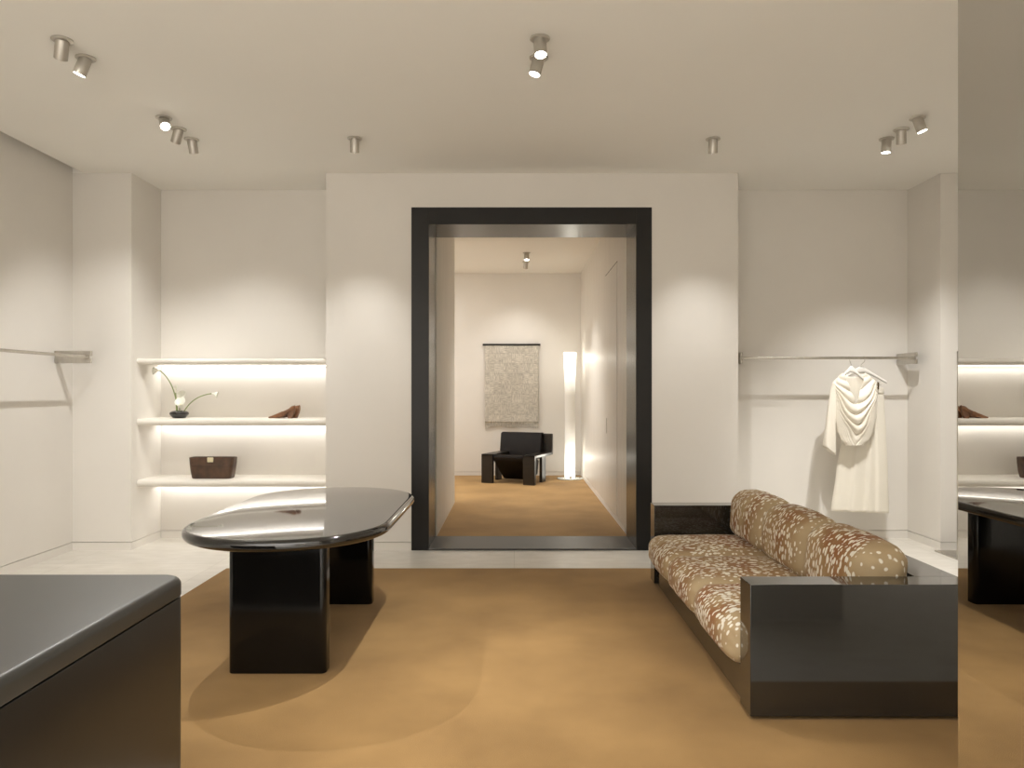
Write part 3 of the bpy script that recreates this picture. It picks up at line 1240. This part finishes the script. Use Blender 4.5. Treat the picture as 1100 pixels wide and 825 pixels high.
for s in (-1, 1):
    xa, xb = sorted((s * CW, s * (CW - 0.185)))
    cpart('front_leg', [(xa, xb, 0.0, 0.055, 0.0, 0.432)], M_chair_wood)
    cpart('arm', [(xa, xb, 0.0, 0.76, 0.392, 0.432)], M_chair_wood)
    xa, xb = sorted((s * (CW - 0.04), s * (CW - 0.085)))
    cpart('rear_leg', [(xa, xb, 0.40, 0.56, 0.0, 0.394)], M_chair_wood)
cpart('back_board', [(-CW, CW, 0.72, 0.76, 0.428, 0.715)], M_chair_wood)


def side_prism(name, prof, hx, m, bev=0.0, cx=0.0):
    b = bmesh.new()
    ra = [b.verts.new((cx - hx, y, z)) for y, z in prof]
    rb = [b.verts.new((cx + hx, y, z)) for y, z in prof]
    n = len(prof)
    for i in range(n):
        b.faces.new((ra[i], ra[(i + 1) % n], rb[(i + 1) % n], rb[i]))
    b.faces.new(ra)
    b.faces.new(list(reversed(rb)))
    if bev:
        bmesh.ops.recalc_face_normals(b, faces=b.faces[:])
        bmesh.ops.bevel(b, geom=b.edges[:], offset=bev, segments=3, affect='EDGES')
    return obj(name, b, m, ch, 40, local=True)


side_prism('seat', [(0.01, 0.345), (0.0, 0.405), (0.05, 0.430), (0.60, 0.335), (0.66, 0.30), (0.60, 0.10), (0.44, 0.03), (0.39, 0.03)],
           CW - 0.19, M_chair_leather, 0.012)
side_prism('backrest', [(0.60, 0.335), (0.655, 0.70), (0.68, 0.728), (0.765, 0.728), (0.765, 0.66), (0.715, 0.66), (0.70, 0.33)],
           0.345, M_chair_leather, 0.010, cx=-0.065)

# ------------------------------------------------------------------ floor lamp
lx, ly = 0.868, 11.62
lp = thing('floor_lamp', 'tall glowing white tube floor lamp in the back room corner', 'floor lamp', (lx, ly, FL))
b = bmesh.new()
add_lathe(b, [(0.195, FL), (0.20, FL + 0.004), (0.20, FL + 0.014), (0.195, FL + 0.018)], 48, (lx, ly, 0))
obj('base', b, M_glass, lp, 40)
b = bmesh.new()
add_lathe(b, [(0.070, FL + 0.018), (0.080, FL + 0.03), (0.081, 0.9), (0.083, 1.5), (0.100, 1.985), (0.092, 1.985), (0.074, 1.5), (0.070, 0.9), (0.0605, 0.04)], 40, (lx, ly, 0))
obj('tube_shade', b, M_tube, lp, 40)
b = bmesh.new()
add_box(b, lx - 0.018, lx + 0.018, ly - 0.125, ly - 0.085, FL + 0.018, FL + 0.058, 0.006, 2)
obj('switch', b, M_steel, lp)
tube_l = bpy.data.lights.new('floor_lamp_light', 'POINT')
tube_l.energy = 14
tube_l.color = (1.0, 0.95, 0.82)
tube_l.shadow_soft_size = 0.06
for zz, en in ((1.88, 1.5), (0.35, 1.5)):
    d = tube_l.copy()
    d.energy = en
    o = bpy.data.objects.new('floor_lamp_light', d)
    COL.objects.link(o)
    o.parent = lp
    o.location = (0, -0.14, zz)


# ------------------------------------------------------------------ ceiling spots
def spotlight(x, y, target, label, watts=SPOT_W, size=58, blend=1.0, group='nickel ceiling spots', soft=0.012, color=WARM):
    t = thing('ceiling_spotlight', label, 'ceiling spotlight', (x, y, CEIL), group=group)
    b = bmesh.new()
    add_lathe(b, [(0.050, CEIL - 0.009), (0.054, CEIL - 0.006), (0.054, CEIL)], 36, (x, y, 0))
    obj('flange', b, M_spot, t, 40)
    p = Vector((x, y, CEIL - 0.006))
    d = (Vector(target) - p).normalized()
    rot = Vector((0, 0, -1)).rotation_difference(d).to_matrix()
    b = bmesh.new()
    r, L = 0.0345, 0.098
    add_lathe(b, [(r * 0.8, 0.012), (r, 0.0), (r, -L), (r * 0.90, -L), (r * 0.88, -L + 0.006)], 32, p, rot)
    obj('housing', b, M_spot, t, 40)
    b = bmesh.new()
    add_lathe(b, [(r * 0.88, -L + 0.0045), (r * 0.88, -L + 0.001), (r * 0.5, -L - 0.001)], 28, p, rot)
    o = obj('lens', b, M_lens, t, 40)
    o['label'] = 'glowing white lens'
    ld = bpy.data.lights.new('spot_beam', 'SPOT')
    ld.energy = watts
    ld.color = color
    ld.spot_size = R(size)
    ld.spot_blend = blend
    ld.shadow_soft_size = soft
    lo = bpy.data.objects.new('spot_beam', ld)
    COL.objects.link(lo)
    lo.parent = t
    q = p + d * (L + 0.012) - t.location
    lo.location = q
    lo.rotation_euler = d.to_track_quat('-Z', 'Y').to_euler()
    return t


spotlight(-2.446, 4.030, (-3.6, 5.5, 1.0), 'upright ceiling spot, nearer of the pair at the upper left')
spotlight(-2.446, 4.250, (-3.75, 4.2, 0.0), 'left-leaning ceiling spot, farther of the pair at the upper left', size=50)
spotlight(-2.441, 5.186, (-0.95, 2.95, 0.2), 'lit ceiling spot facing the table, nearest of three on the left', watts=130, size=62)
spotlight(-2.435, 5.405, (-3.5, 6.4, 1.2), 'middle ceiling spot of three in a row on the left', size=74)
spotlight(-2.438, 5.626, (-2.5, 6.95, 0.9), 'farthest ceiling spot of three in a row on the left', size=74)
spotlight(0.138, 4.014, (0.25, 3.2, 0.0), 'upright lit ceiling spot, nearer of the two at the top centre', watts=60, size=64)
spotlight(0.140, 4.244, (-0.75, 4.0, 0.0), 'tilted lit ceiling spot, farther of the two at the top centre', watts=150, size=64)
spotlight(-1.202, 5.607, (-1.40, 6.51, 0.8), 'single ceiling spot left of the black door frame', watts=62, size=60)
spotlight(1.500, 5.620, (1.68, 6.51, 0.8), 'single ceiling spot right of the black door frame', watts=62, size=60)
spotlight(2.809, 5.618, (2.70, 5.80, 0.0), 'ceiling spot nearest the rail, farthest of three on the right', watts=110, size=74)
spotlight(2.813, 5.413, (3.40, 6.55, 0.6), 'middle ceiling spot of three in a row on the right', watts=150, size=74)
spotlight(2.807, 5.186, (3.85, 4.9, 0.0), 'right-leaning ceiling spot, nearest of three on the right', size=50)
spotlight(0.170, 10.28, (0.16, 9.6, 0.0), 'lit ceiling spot in the back room, nearer the door frame', watts=190, size=96, color=(1.0, 0.98, 0.94))
spotlight(0.175, 11.00, (0.0, 12.1, 1.4), 'ceiling spot in the back room, nearer its far wall', watts=32, size=80, color=(1.0, 0.98, 0.94))
